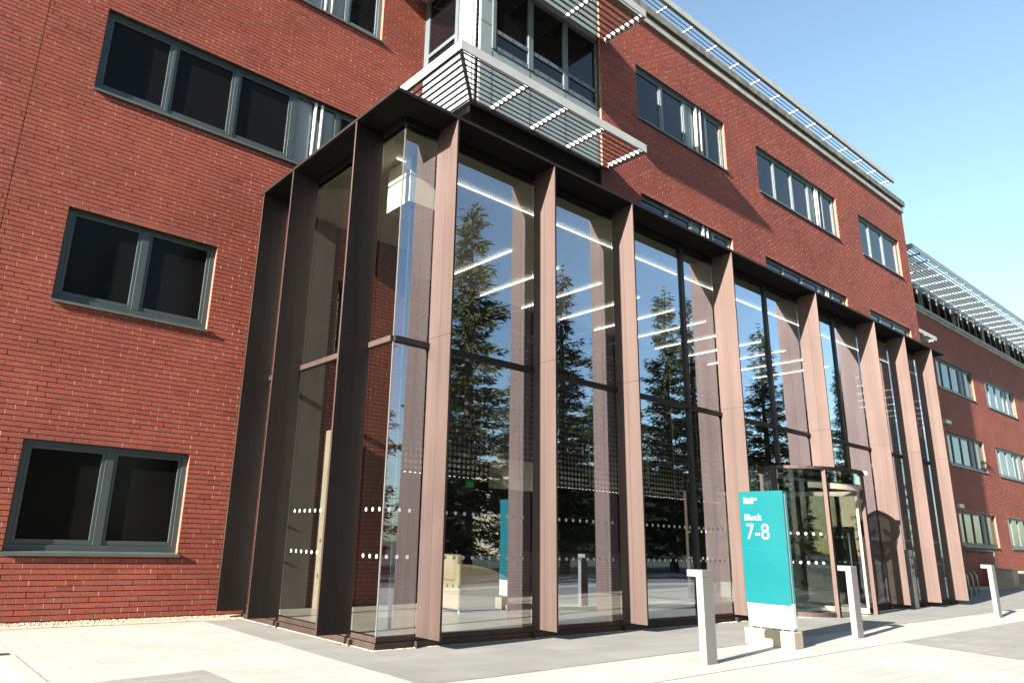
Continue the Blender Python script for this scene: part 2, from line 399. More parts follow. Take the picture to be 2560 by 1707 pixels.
# ------------------------------------------------------------------ main building
YL, YR, XB = 4.35, 2.48, 26.3
main = empty('brick_office_building', (0, 0, 0), 'large red brick office building with grey framed windows, stretching behind the glazed entrance', 'building')
ZS = [(.96, 2.48), (4.52, 6.03), (8.08, 9.60), (11.66, 13.19)]
holesL = [(-2.98, -.66, *ZS[0]), (-2.98, -.66, *ZS[1]), (-2.96, 2.28, *ZS[2]), (-2.96, 2.28, *ZS[3])]
brick_wall('wall', -10.5, 3.42, YL, 0, 14.75, holesL, main, joints=(-3.78,))
for i in (0, 1): window(main, *holesL[i], YL, W_SMALL, M['frame'], 'dark two pane window with grey green frame', glass='tinted_glass')
for i in (2, 3): window(main, *holesL[i], YL, long_cells(-2.96), M['frame' if i == 2 else 'frame_light'], 'long window of dark panes with two white pipes before a grey panel', glass='tinted_glass')
R = [(8.76, 12.89), (14.65, 20.0), (21.8, 25.46)]
holesR = [(a, b, 11.70, 13.27) for a, b in R] + [(a, b, 8.08, 9.62) for a, b in R] + [(21.8, 25.46, 4.52, 6.03), (21.8, 25.46, .96, 2.48)]
low = [(7.0, 20.36, 0, 7.22)]
brick_wall('wall', 7.35, XB, YR, 0, 14.75, holesR + low, main, joints=(13.6,))
for a, b, c, d in holesR:
    cells = r1_cells(a) if a < 9 else long_cells(a+.06) if a < 15 else r3_cells(a)
    window(main, a, b, c, d, YR, cells, M['frame_light'], 'dark window showing blue sky in a slim grey frame')
side = MB()                                                          # solid core behind the brick skins
side.box(7.36, XB-.006, YR+.25, 16, 7.3, 14.7); side.box(20.37, XB-.006, YR+.25, 16, 0, 7.3)
side.box(-10.5, 3.41, YL+.25, 16, 7.3, 14.7); side.box(-10.5, .3, YL+.25, 16, 0, 7.3)
side.box(3.42, 7.36, 4.4, 16, 7.3, 14.7)
side.build('wall_core', M['dark_wall'], main)
ret = MB(); ret.box(XB-.005, XB, YR, 16, 0, 14.74); ret.build('wall_return', M['reveal'], main)
B(7.34, 7.352, YR+.002, YR+.05, 7.25, 14.75).build('wall_return', M['reveal'], main)
B(7.344, 7.353, YR+.05, YR+.12, 7.25, 14.75).build('wall_return', M['seal'], main)
# eaves of the right hand part
cn = MB(); cn.box(7.35, XB+.05, YR-.07, YR+.3, 14.75, 14.93); cn.build('cornice', M['cornice'], main)
gt = MB(); gt.box(7.35, XB+.03, YR-.03, YR+.3, 14.93, 15.02); gt.box(7.35, XB+.10, YR-.13, YR+.3, 15.02, 15.24); gt.build('gutter', M['gutter'], main)
rf = MB(); rf.prism([(7.35, YR+.3), (XB, YR+.3), (XB, 16), (7.35, 16)], 14.7, 15.2); rf.box(-10.5, 7.35, YL-.06, 16, 14.75, 15.0); rf.build('roof', M['gutter'], main)
def louvre_bars(mb, xa, xb, ys, z, w=.05, h=.016):
    for y in ys: mb.beam((xa, y, z), (xb, y, z), w, h, up=(0, -1, 1))
ev = MB(); ev.box(7.4, 25.8, 2.40, 2.43, 15.92, 16.12)
fas = ev.build('eaves_louvre', M['white_metal'], main); fas['label'] = 'slim louvre running along the eaves above the gutter'
bl = MB(); louvre_bars(bl, 7.4, 25.75, (2.54, 2.66, 2.78, 2.90), 16.0, .07, .014); bl.box(7.4, 25.8, 2.43, 2.48, 15.92, 15.95); bl.build('blade', M['gutter'], fas)
for i in range(15):
    x = 25.7 - i*1.27; B(x-.02, x+.02, 2.43, 2.95, 16.0, 16.06).build('bracket', M['white_metal'], fas)
    B(x-.25, x-.225, 2.90, 2.925, 15.24, 16.0).build('upright', M['gutter'], fas)
B(7.4, 25.8, 2.93, 2.97, 15.93, 15.99).build('inner_rail', M['gutter'], fas)

# oriel between the two brick planes
OX0, OX1, OY = 3.42, 7.35, 2.60
ori = MB()
ori.box(OX0+.2, OX1-.005, OY, OY+.05, 9.78, 11.33)                   # light panels below the sill
ori.box(OX0+.2, OX0+.53, OY, OY+.05, 11.33, 14.75); ori.box(OX0+.55, OX1-.005, OY, OY+.05, 13.28, 14.75)
ori.box(OX0, OX0+.05, OY+.15, OY+.52, 9.62, 14.75); ori.box(OX0, OX0+.05, OY+.52, YL, 9.62, 11.2); ori.box(OX0, OX0+.05, OY+.52, YL, 13.28, 14.75)
oriel = ori.build('bay_window', M['panel'], main); oriel['label'] = 'pale blue grey panelled bay window projecting at the corner above the entrance'
sm = MB()
for x in (3.95, 5.07, 6.21): B(x-.007, x+.007, OY-.003, OY+.01, 9.79, 11.30).build('seam', M['seal'], oriel)
for x in (): sm.box(x-.007, x+.007, OY-.003, OY+.01, 9.62, 11.30)
for z in (10.35, 11.9, 12.5): sm.box(OX0+.2, OX0+.53, OY-.003, OY+.01, z-.006, z+.006)
for z in (10.7, 11.72): sm.box(OX0-.003, OX0+.01, OY+.15, OY+.52, z-.006, z+.006)
sm.box(OX0-.003, OX0+.01, OY+.50, OY+.514, 9.62, 14.7)
sm.build('seam', M['seal'], oriel)
fr = MB()
MX = [3.98, 5.07, 6.21, 7.33]
for i, x in enumerate(MX):
    w = .05 if i in (0, 3) else .075
    fr.box(x-w, min(x+w, OX1-.006), OY-.03, OY+.05, 11.34, 13.28)
for a, b in zip(MX, MX[1:]):
    a += .07; b -= .07
    fr.box(a, b, OY-.02, OY+.045, 11.34, 11.45); fr.box(a, b, OY-.02, OY+.045, 11.77, 11.87); fr.box(a, b, OY-.02, OY+.045, 13.18, 13.28)
fr.box(OX0-.01, OX0+.05, 4.18, YL, 11.2, 13.28); fr.box(OX0-.01, OX0+.05, OY+.53, OY+.63, 11.2, 13.28)
fr.box(OX0-.008, OX0+.04, OY+.63, 4.18, 11.2, 11.30); fr.box(OX0-.008, OX0+.04, OY+.63, 4.18, 11.70, 11.80); fr.box(OX0-.008, OX0+.04, OY+.63, 4.18, 13.2, 13.28)
fr.build('window_frame', M['frame_light'], oriel, bevel=.004)
for a, b in zip(MX, MX[1:]):
    B(a+.06, b-.06, OY+.01, OY+.02, 11.44, 11.78).build('pane', M['dark_glass'], oriel)
    B(a+.06, b-.06, OY+.01, OY+.02, 11.86, 13.2).build('pane', M['dark_glass'], oriel)
B(OX0+.02, OX0+.03, OY+.62, 4.2, 11.29, 11.72).build('pane', M['dark_glass'], oriel)
B(OX0+.02, OX0+.03, OY+.62, 4.2, 11.79, 13.21).build('pane', M['dark_glass'], oriel)
bolts = MB()
for a, b in zip(MX, MX[1:]):
    for t in (.2, .5, .8):
        for z in (11.40, 11.82):
            x = a+(b-a)*t; bolts.box(x-.02, x+.02, OY-.026, OY-.01, z-.012, z+.012)
bolts.build('catch', M['seal'], oriel)
cp = MB(); cp.box(OX0, OX0+.03, OY+.05, OY+.15, 9.62, 14.75); cp.box(OX0+.02, OX0+.2, OY+.10, OY+.14, 9.62, 14.75, 1)
cp.build('corner_post', [M['white_metal'], M['seal']], oriel)
MB().tube([(OX0+.075, OY+.05, 9.62), (OX0+.075, OY+.05, 14.7)], .035, 12).build('corner_pipe', M['tube'], oriel, smooth=True)
MB().tube([(OX0+.185, OY+.035, 9.62), (OX0+.185, OY+.035, 14.7)], .02, 10).build('corner_pipe', M['tube'], oriel, smooth=True)
ld = MB()
for k in range(40): ld.box(OX0+.115, OX0+.16, OY+.06, OY+.09, 9.7+k*.125, 9.7+k*.125+.03)
ld.build('cable_ladder', M['steel'], oriel)
lw = MB(); lw.box(OX0+.004, OX1-.006, OY+.005, YL, 7.25, 9.77, 0)
lw.build('lower_cladding', M['bronze_dark'], oriel)
lf = MB(); lf.box(6.9, 7.3, OY-.01, OY+.02, 8.05, 9.3, 0); lf.box(6.95, 7.25, OY-.016, OY-.009, 8.12, 9.2, 1)
lf.build('lower_window', [M['frame_light'], M['dark_glass']], oriel)

def corner_louvre(z, label):
    f = MB()
    yo, xo = (1.44, 2.18) if z < 11 else (1.29, 2.05)
    f.box(xo, 7.58, yo-.03, yo, z, z+.20); f.box(xo, xo+.03, yo, YL, z, z+.20)
    lou = f.build('sun_louvre', M['white_metal'], main, bevel=.004); lou['label'] = label
    b = MB(); n = 9
    for i in range(n):
        t = (i+.7)/n
        y = yo + (OY-.04-yo)*t; x = xo + (OX0-.04-xo)*t
        b.beam((x, y, z+.05), (7.55, y, z+.05), .125, .026, up=(0, -1, 1.1))
        b.beam((x, y, z+.05), (x, YL-.02, z+.05), .115, .026, up=(-1, 0, 1.1))
    b.build('blade', M['gutter'], lou)
    MB().beam((xo+.02, yo+.02, z+.06), (OX0, OY, z+.06), .05, .12).build('corner_rib', M['aged_metal'], lou)
    for x in (3.95, 5.09, 6.23, 7.55): B(x-.02, x+.02, yo, OY-.012, z+.045, z+.155).build('bracket', M['white_metal'], lou)
    for y in (3.3, 4.25): B(xo+.03, OX0-.012, y-.02, y+.02, z+.045, z+.155).build('bracket', M['white_metal'], lou)
    k = MB(); k.beam((OX0-.03, OY-.03, z+.02), (7.58, OY-.03, z+.02), .05, .05); k.beam((OX0-.03, OY-.03, z+.02), (OX0-.03, YL, z+.02), .05, .05)
    k.box(7.56, 7.585, yo, OY-.05, z-.0, z+.04)
    k.build('inner_rail', M['aged_metal'], lou)
corner_louvre(9.77, 'lower corner sun louvre with white fascia and dark blades')
corner_louvre(13.28, 'upper corner sun louvre with white fascia and dark blades')

# ------------------------------------------------------------------ far wing
wing = empty('brick_wing', (40, YL, 0), 'lower red brick wing at the far right with a long slatted sun louvre', 'building')
def WP(o): o.location = (-40, -YL, 0); return o
FX = [(33.8, 38.92), (40.75, 45.9), (47.75, 52.9)]
ZF = [(1.72, 3.25), (5.31, 6.83), (8.92, 10.41)]
holesW = [(a, b, c, d) for a, b in FX for c, d in ZF]
WP(brick_wall('wall', 30.5, 55, YL, 0, 12.3, holesW, wing))
def wcells(x): return [(x+.1, x+.85, 'pane'), (x+.98, x+2.02, 'pane'), (x+2.16, x+3.2, 'pane'), (x+3.34, x+3.64, 'gap'), (x+3.64, x+3.96, 'panel'), (x+4.16, x+5.0, 'pane')]
for i, (a, b, c, d) in enumerate(holesW):
    WP(window(wing, a, b, c, d, YL, wcells(a), M['frame' if a < 40 else 'frame_light'], 'four pane window with grey frame in the far wing'))
wm = MB(); wm.box(26.3, 62, YL+.25, 18, 0, 12.3); wm.box(26.35, 30.5, YL, YL+.25, 0, 12.3); wm.box(55, 62, YL, YL+.25, 0, 12.3)
WP(wm.build('wall_core', M['mortar'], wing))
c = MB(); c.box(26.35, 62, YL-.10, YL+.3, 12.3, 12.42); c.box(26.35, 62, YL-.16, YL+.3, 12.42, 12.57); WP(c.build('cornice', M['cornice'], wing))
cl = MB(); cl.box(28.2, 62, 4.42, 4.46, 12.57, 12.70); cl.box(28.2, 62, 4.42, 4.46, 13.72, 13.9)
x = 28.6
while x < 60:
    cl.box(x-.12, x+.45, 4.40, 4.46, 12.70, 13.72)
    for k in range(1, 4): cl.box(x+.45+k*1.0-.05, x+.45+k*1.0+.05, 4.40, 4.46, 12.70, 13.72)
    x += 4.47
cs = WP(cl.build('clerestory', M['frame'], wing))
B(28.2, 62, 4.44, 4.45, 12.68, 13.74).build('pane', M['tinted_glass'], cs)
B(28.2, 62, 4.48, 12, 12.57, 13.95).build('clerestory_core', M['dark_wall'], cs)
B(28.2, 62, 4.50, 12, 13.95, 15.4).build('roof_band', M['panel'], cs)
lo = MB(); lo.box(27.85, 62, 2.76, 2.80, 13.75, 13.97); lo.box(27.85, 27.89, 2.80, 4.5, 13.75, 13.97)
lv = WP(lo.build('sun_louvre', M['panel'], wing))
b = MB()
for i in range(10):
    y = 2.90+i*.14; b.beam((28.0, y, 13.80), (62, y, 13.80), .14, .022, up=(0, -1, 1.1))
b.build('blade', M['frame'], lv)
for i in range(28):
    x = 29.0+i*1.12; B(x-.028, x+.028, 2.80, 4.38, 13.81, 13.87).build('bracket', M['white_metal'], lv)
MB().beam((27.9, 2.82, 13.85), (29.3, 4.35, 13.85), .07, .1).build('corner_rib', M['white_metal'], lv)
for i in range(8):
    x = 30.2+i*3.9; b = MB(); b.tube([(x, 4.32, 12.6), (x, 4.32, 13.1), (x, 4.2, 13.8)], .022, 6)
    b.build('strut', M['tube'], lv)
for nm, zz in (('upper', 7.25), ('lower', 3.45)):
    l = empty('wall_lamp', (33.9, 4.25, zz), '%s small white bulkhead lamp on the shaded far wing wall' % ('higher' if nm == 'upper' else 'lower'), 'wall lamp', 'bulkhead lamps on the far wing')
    B(-.34, .34, -.02, .10, -.10, .10).build('housing', M['aged_metal'], l, bevel=.01)
    B(-.30, .30, -.05, -.02, -.075, .075).build('lens', M['white_paint'], l, bevel=.01)
# small louvre on the right side of the main block
sl = MB(); sl.box(26.36, 28.28, 2.50, 2.53, 9.7, 9.86)
sl = sl.build('side_louvre', M['white_metal'], main)
b = MB()
for i in range(4): b.beam((26.36, 2.6+i*.11, 9.72), (28.3, 2.6+i*.11, 9.72), .045, .012)
b.box(28.24, 28.28, 2.53, 2.98, 9.7, 9.8); b.box(27.3, 27.34, 2.53, 2.98, 9.72, 9.8); b.box(26.32, 28.28, 2.96, 3.0, 9.68, 9.76)
b.build('bracket', M['aged_metal'], sl)

# ------------------------------------------------------------------ glazed entrance
ent = empty('glazed_entrance', (0, 0, 0), 'tall glazed entrance lobby with bronze fins under a thin dark flat canopy', 'entrance')
XE = 20.36; ZC = 7.20
cnp = MB()
cnp.prism([(0, 0), (XE, 0), (XE, YR-.01), (OX1, YR-.01), (OX1, OY+.01), (OX0-.01, OY+.01), (OX0-.01, YL-.005), (0, YL-.005)], ZC, ZC+.045)
cnp.build('canopy', M['bronze_dark'], ent)
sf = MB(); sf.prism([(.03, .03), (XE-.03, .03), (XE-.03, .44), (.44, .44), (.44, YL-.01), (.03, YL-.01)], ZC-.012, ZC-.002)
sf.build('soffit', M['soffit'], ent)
FINS = [1.089, 3.113, 5.119, 8.378, 12.044, 15.294, 17.284, 19.279]
LF = [1.064, 3.083, 4.235]
ZB, ZT = .13, ZC-.013
def fin_front(x, zb=ZB):
    m_ = MB(); zs = 3.95; t = .016
    m_.box(x-t+.003, x+t-.003, .006, .478, zb+.004, ZT, 1)
    for (a, b_) in ((0, .236), (.240, .48)):
        for (c_, d_) in ((zb, zs-.003), (zs+.003, ZT)):
            if d_ > c_: m_.box(x-t, x+t, a, b_, c_, d_, 0)
    m_.build('fin', [M['bronze'], M['seal']], ent)
def fin_left(y):                                                     # same bronze, broad panels darkened to imitate shade; pink bronze outer edge strip
    m_ = MB(); zs = 3.95; t = .016
    m_.box(.010, .478, y-t+.003, y+t-.003, ZB+.004, ZT, 1)
    for (a, b_) in ((.008, .236), (.240, .48)):
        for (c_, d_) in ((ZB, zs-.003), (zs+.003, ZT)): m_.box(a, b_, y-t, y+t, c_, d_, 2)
    m_.box(0, .008, y-t, y+t, ZB, ZT, 0)
    m_.build('fin', [M['bronze'], M['seal'], M['bronze_shaded']], ent)
DX, DY, DR, DZ = 11.95, 1.50, 1.95, 3.02                               # revolving door drum
for x in FINS: fin_front(x, DZ+.06 if abs(x-12.044) < .1 else ZB)
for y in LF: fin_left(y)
xs_ = (XE-0.0)
# plinth, in two steps
def ring_path(o):    # outline of the lobby at offset o from the canopy edge
    return o
pl = MB()
for (o, z0_, z1_) in ((.455, 0, .085), (.485, .085, .150)):
    pl.box(o, o+.10, o+.10, YL-.01, z0_, z1_)
    pl.box(o, DX-math.sqrt(DR**2-1)-.02, o, o+.10, z0_, z1_)
    pl.box(DX+math.sqrt(DR**2-1)+.02, XE-o, o, o+.10, z0_, z1_)
    pl.box(XE-o-.10, XE-o, o+.10, YR-.01, z0_, z1_)
pl.build('plinth', M['bronze'], ent, bevel=.004)
jn = MB()
for x in FINS: jn.box(x-.05, x-.038, .40, .46, 0, .084)
for y in LF[:2]: jn.box(.40, .452, y-.12, y-.105, 0, .08)
jn.build('plinth_joint', M['seal'], ent)
GY = .50; TZ0, TZ1 = 3.815, 3.895; GT = 7.10; GB = .150
xl, xr = DX-math.sqrt(DR**2-1.0), DX+math.sqrt(DR**2-1.0)             # where the drum meets the glass line
MUL = [7.26, 10.50, 13.87]
lines = sorted([.50] + FINS + MUL + [XE-.50])
def dots_front(mb, xa, xb, y, z):
    n = int((xb-xa-.1)/.157)
    for i in range(n+1):
        x = xa+.08+i*.157
        if x > xb-.04: break
        mb.poly([(x+.026*math.cos(2*PI*k/12), y, z+.026*math.sin(2*PI*k/12)) for k in range(12)])
def dots_left(mb, ya, yb, x, z):
    n = int((yb-ya-.1)/.157)
    for i in range(n+1):
        y = ya+.08+i*.157
        if y > yb-.04: break
        mb.poly([(x, y+.026*math.cos(2*PI*k/12), z+.026*math.sin(2*PI*k/12)) for k in range(12)])
for a, b_ in zip(lines, lines[1:]):
    ga = a + (.055 if a in MUL else .02 if a > .6 else .004); gb = b_ - (.055 if b_ in MUL else .02 if b_ < 19.8 else .004)
    up_ = MB().poly([(ga, GY, TZ1), (gb, GY, TZ1), (gb, GY, GT), (ga, GY, GT)]).build('glass_pane', M['glass'], ent)
    la, lb, zb = ga, gb, GB
    fx = MB()
    for dx_ in (.12, .26):
        for z_ in (4.02, 4.14): fx.poly([(gb-dx_+.013*math.cos(2*PI*k/8), GY-.004, z_+.013*math.sin(2*PI*k/8)) for k in range(8)])
    if gb-ga > .8: fx.build('fixing_dots', M['dots'], up_)
    if xl < b_ and xr > a:                                           # over the drum
        segs = []
        if ga < xl: segs.append((ga, min(gb, xl), GB))
        s0, s1 = max(ga, xl), min(gb, xr); segs.append((s0, s1, DZ+.05))
        if gb > xr: segs.append((max(ga, xr), gb, GB))
    else: segs = [(la, lb, GB)]
    for (p, q, zz) in segs:
        if q-p < .03: continue
        g = MB().poly([(p, GY, zz), (q, GY, zz), (q, GY, TZ0), (p, GY, TZ0)]).build('glass_pane', M['glass'], ent)
        if zz == GB:
            d = MB(); dots_front(d, p, q, GY-.004, 1.07); dots_front(d, p, q, GY-.004, 1.64)
            if d.f: d.build('manifestation_dots', M['dots'], g)
    B(a+.016 if a in FINS else a, b_-.016 if b_ in FINS else b_, GY-.05, GY+.03, TZ0, TZ1).build('transom', M['bronze_dark'], ent, bevel=.003)
for i, x in enumerate(MUL):
    zb = GB if x < 10 else (DZ+.05 if xl < x < xr else GB)
    B(x-.05, x+.05, GY-.04, GY+.06, zb, TZ0-.002).build('mullion', M['frame_black'], ent, bevel=.003)
    B(x-.05, x+.05, GY-.04, GY+.06, TZ1+.002, GT).build('mullion', M['frame_black'], ent, bevel=.003)
for x in (xl-.02, xr+.02): B(x-.04, x+.04, GY-.05, GY+.05, GB, DZ).build('door_jamb', M['bronze'], ent, bevel=.003)
hd = MB(); hd.box(.455, XE-.455, GY-.045, GY+.05, GT, ZC-.002); hd.box(.455, .55, GY+.05, YL-.01, GT, ZC-.002)
hd.box(xl-.05, xr+.05, GY-.05, GY+.05, DZ, DZ+.05)
hd.build('head_frame', M['soffit'], ent)
ly = [GY] + LF
for a, b_ in zip(ly, ly[1:]):
    ga = a+.018 if a > .6 else a+.004; gb = b_-.018
    MB().poly([(.5, gb, TZ1), (.5, ga, TZ1), (.5, ga, GT), (.5, gb, GT)]).build('glass_pane', M['side_glass'], ent)
    g = MB().poly([(.5, gb, GB), (.5, ga, GB), (.5, ga, TZ0), (.5, gb, TZ0)]).build('glass_pane', M['side_glass'], ent)
    d = MB(); dots_left(d, ga, gb, .496, 1.07); dots_left(d, ga, gb, .496, 1.64); d.build('manifestation_dots', M['dots'], g)
    B(.45, .53, ga, gb, TZ0, TZ1).build('transom', M['bronze'], ent, bevel=.003)
cs_ = MB(); cs_.box(.496, .512, .496, .512, GB, TZ0); cs_.box(.496, .512, .496, .512, TZ1, GT); cs_.build('corner_seal', M['steel'], ent)
pn = MB()                                                            # right hand end of the lobby
pn.poly([(XE-.5, GY, GB), (XE-.5, YR-.01, GB), (XE-.5, YR-.01, GT), (XE-.5, GY, GT)]); pn.build('glass_pane', M['glass'], ent)
cls = MB(); cls.prism([(.56, .56), (XE-.55, .56), (XE-.55, YR+.3), (20.3, 11.4), (3.42, 11.4), (3.42, YL), (.56, YL-.02)], 7.06, 7.10)
cls.build('lobby_ceiling', M['ceiling'], ent)
flr = MB(); flr.prism([(.585, .585), (XE-.585, .585), (XE-.585, 11.4), (3.42, 11.4), (3.42, YL-.01), (.585, YL-.01)], .06, .125)
flr.build('lobby_floor', M['lobby_floor'], ent)
iw = MB(); iw.box(3.30, 3.42, YL+.02, 11.4, .1, 7.06); iw.box(3.42, 20.36, 11.4, 11.5, .1, 7.06); iw.box(20.30, 20.36, YR+.02, 11.4, .1, 7.06)
iw.build('lobby_wall', M['dark_wall'], ent)

# interior fittings (seen through the glass)
pil = B(1.66, 2.0, YL-.26, YL-.02, .125, 3.1).build('pilaster', M['concrete']); tag(pil, 'pale pilaster standing against the brick inside the left glass side', 'pilaster')
gp = B(.56, 1.52, YL-.12, YL-.02, .125, 7.0).build('haze_panel', M['haze_grey']); tag(gp, 'added dark grey panel before the brick, imitating hazy reflection in the left glass side', 'haze panel')  # added to hide brick; its grey imitates the reflection in the pane
bx = MB(); bx.box(1.05, 1.62, 1.12, 1.75, 6.28, 6.72); bx.box(1.05, 1.62, 1.12, 1.75, 6.75, 7.05)
tag(bx.build('ceiling_box', M['white_wall'], bevel=.005), 'white box hung below the lobby ceiling behind the corner glass', 'ceiling box')
cb = MB(); cb.box(1.18, 1.22, 1.24, 1.28, .125, 6.28); tag(cb.build('slender_post', M['steel']), 'slender steel post under the white ceiling box at the glass corner', 'post')
pw = MB(); pw.quad((3.6, 7, 2.75), (19.5, 7, 2.75), (19.5, 7, 7.05), (3.6, 7, 7.05)); pw.quad((3.6, 5.4, 2.75), (19.5, 5.4, 2.75), (19.5, 7, 2.75), (3.6, 7, 2.75), 1)
pw.quad((3.6, 5.4, 7.03), (19.5, 5.4, 7.03), (19.5, 7, 7.03), (3.6, 7, 7.03), 1)
tag(pw.build('perforated_screen', [M['perf_wall'], M['perf_soffit']]), 'black perforated metal screen hanging at the back of the lobby', 'screen')
tag(B(3.6, 19.5, 7.45, 7.5, 2.86, 2.90).build('added_backlight', M['light']), 'added glowing strip hidden behind the foot of the black screen to light its holes', 'strip light')  # unseen glow added to brighten the screen holes
bk = B(3.6, 19.5, 7.8, 7.9, 2.9, 7.0).build('gallery_wall', M['glow_wall']); tag(bk, 'grey gallery wall showing through the holes of the black screen', 'wall')
for i in range(11):
    x = 4.77 + 1.4*i
    t = empty('ceiling_light', (x, 4.1, 7.03), 'thin lit strip light running front to back, its pipe bending down the black screen', 'strip light', 'strip lights across the lobby ceiling')
    B(-.009, .009, -1.3, 1.3, -.02, .0).build('lit_tube', M['light'], t)
    MB().tube([(0, 1.32, -.02), (0, 2.6, -.02), (0, 2.72, -.05), (0, 2.78, -.16), (0, 2.78, -3.9), (0, 2.72, -4.05), (0, 2.62, -4.1)], .028, 8).build('bent_pipe', M['steel'], t, smooth=True)
t = empty('ceiling_light', (10.2, 1.3, 7.03), 'very long thin strip light parallel to the front glass on the lobby ceiling', 'strip light')
B(-9.3, 9.3, -.006, .006, -.015, 0).build('lit_tube', M['light'], t)
for n_, (xa, xb, ya, yb, za, zb) in enumerate([(7.1, 8.6, 5.5, 6.0, 2.52, 2.97), (7.5, 9.2, 6.05, 6.3, 2.98, 3.26)]):
    o = B(xa, xb, ya, yb, za, zb).build('bulkhead_beam', M['white_wall'], bevel=.004)
    tag(o, ['lower white bulkhead beam with a blunt end hanging under the black screen', 'upper white bulkhead beam lying just above and behind the lower one'][n_], 'beam')
ex = empty('exit_sign', (6.5, 6, 2.56), 'small green lit exit sign hanging from a thin rail', 'exit sign')
B(-.11, .11, -.02, .02, -.07, .08).build('sign_panel', M['exit'], ex); B(-.8, .8, -.01, .01, .09, .11).build('rail', M['steel'], ex)
ch = empty('armchair', (4.03, 3.0, .125), 'beige upholstered tub armchair with curved arm just inside the front glass', 'armchair')
prof_ = [(-.57, .05), (.57, .05), (.60, .53), (.48, .60), (.25, .68), (0, .73), (-.3, .77), (-.57, .78)]
ca = MB(); n = len(prof_)
for s_ in (-.42, .42): ca.v += [(x, s_, z) for x, z in prof_]
ca.f = [tuple(range(n)), tuple(n+i for i in reversed(range(n)))] + [(i, n+i, n+(i+1) % n, (i+1) % n) for i in range(n)]; ca.mi = [0]*len(ca.f)
ca.build('seat_body', M['fabric'], ch, bevel=.03)
MB().prism([(-.62, -.28), (-.55, -.36), (-.42, -.36), (-.32, -.2), (-.32, .2), (-.42, .36), (-.55, .36), (-.62, .28)], .5, .93).build('backrest', M['fabric'], ch, bevel=.07)
lg = MB()
for x in (-.48, .48):
    for y in (-.34, .34): lg.tube([(x, y, 0), (x, y, .06)], .025, 8)
lg.build('foot', M['steel'], ch)
dk = empty('reception_desk', (9.5, 6.2, .125), 'long dark reception desk with perforated front at the back of the lobby', 'desk')
MB().quad((-2.5, -.4, .05), (2.5, -.4, .05), (2.5, -.4, .95), (-2.5, -.4, .95)).build('front_panel', M['perf_desk'], dk)
B(-2.5, 2.5, -.36, -.33, .0, .95).build('backing', M['glow_wall'], dk)
B(-2.6, 2.6, -.45, .4, .95, 1.22).build('counter', M['bronze_dark'], dk, bevel=.005)

# ------------------------------------------------------------------ revolving door
rd = empty('revolving_door', (DX, DY, 0), 'large curved glass revolving door with bronze posts set into the glazed entrance', 'revolving door')
C0 = (0, 0)
MB().arc(C0, DR-.07, DR+.03, 0, 360, DZ-.06, DZ, 72).build('canopy_ring', M['bronze'], rd)
MB().poly([((DR-.07)*math.cos(2*PI*k/48), (DR-.07)*math.sin(2*PI*k/48), DZ-.03) for k in range(48)]).build('canopy_lid', M['clear'], rd)
MB().arc(C0, .01, .40, 0, 360, 2.62, 2.70, 32).build('centre_hub', M['bronze_dark'], rd)
for y in (-.55, .55): B(-math.sqrt((DR-.1)**2-y*y), math.sqrt((DR-.1)**2-y*y), y-.03, y+.03, 2.86, 2.93).build('lid_beam', M['stone'], rd)
MB().arc(C0, DR-.13, DR-.09, 232, 308, 2.58, 2.70, 24).build('header_rail', M['stone'], rd)
MB().arc(C0, DR-.06, DR-.05, 243.5, 296.5, 2.72, DZ-.062, 24).build('header_glass', M['clear'], rd)
MB().arc(C0, .01, DR+.02, 0, 360, .0, .035, 72).build('floor_ring', M['steel'], rd)
for a in (242.4, 297.6, 62.4, 117.6):
    t = math.radians(a); m_ = MB(); w = .045
    m_.box(-w, w, -w, w, 0, DZ-.06); o = m_.build('post', M['bronze'], rd, bevel=.008)
    o.location = (DR*.98*math.cos(t), DR*.98*math.sin(t), 0); 
for a0, a1 in ((119.5, 240.5), (299.5, 420.5)):
    g = MB().arc(C0, DR-.055, DR-.043, a0, a1, .12, DZ-.061, 40).build('curved_glass', M['clear'], rd)
    d = MB()
    for z in (1.07, 1.64):
        n = int((a1-a0)/4.6)
        for i in range(1, n):
            t = math.radians(a0+i*(a1-a0)/n); c_ = Vector((math.cos(t), math.sin(t), 0))*(DR-.035); tg = Vector((-math.sin(t), math.cos(t), 0))
            d.poly([tuple(c_ + tg*(.03*math.cos(2*PI*k/12)) + Vector((0, 0, z+.03*math.sin(2*PI*k/12)))) for k in range(12)])
    d.build('manifestation_dots', M['dots'], g)
    MB().arc(C0, DR-.08, DR-.02, a0, a1, .035, .12, 40).build('bottom_rail', M['bronze'], rd)
for a in (20, 110, 200, 290):
    lf_ = empty('door_leaf', (0, 0, 0)); lf_.parent = rd; lf_.rotation_euler = (0, 0, math.radians(a))
    f = MB(); L_ = DR-.16
    f.box(.08, L_, -.022, .022, .05, .16); f.box(.08, L_, -.022, .022, 2.5, 2.6); f.box(.04, .1, -.022, .022, .05, 2.6); f.box(L_-.05, L_, -.022, .022, .05, 2.6)
    f.build('leaf_frame', M['stone'], lf_, bevel=.004)
    B(.1, L_-.05, -.004, .004, .16, 2.5).build('leaf_glass', M['clear'], lf_)
    MB().tube([(L_-.25, -.07, .7), (L_-.25, -.07, 1.7)], .016, 8).build('push_bar', M['steel'], lf_, smooth=True)
B(-.06, .06, -.08, .04, -.05, .05).build('sensor', M['white_paint'], rd, bevel=.01).location = (.72, -DR+.12, DZ-.03)

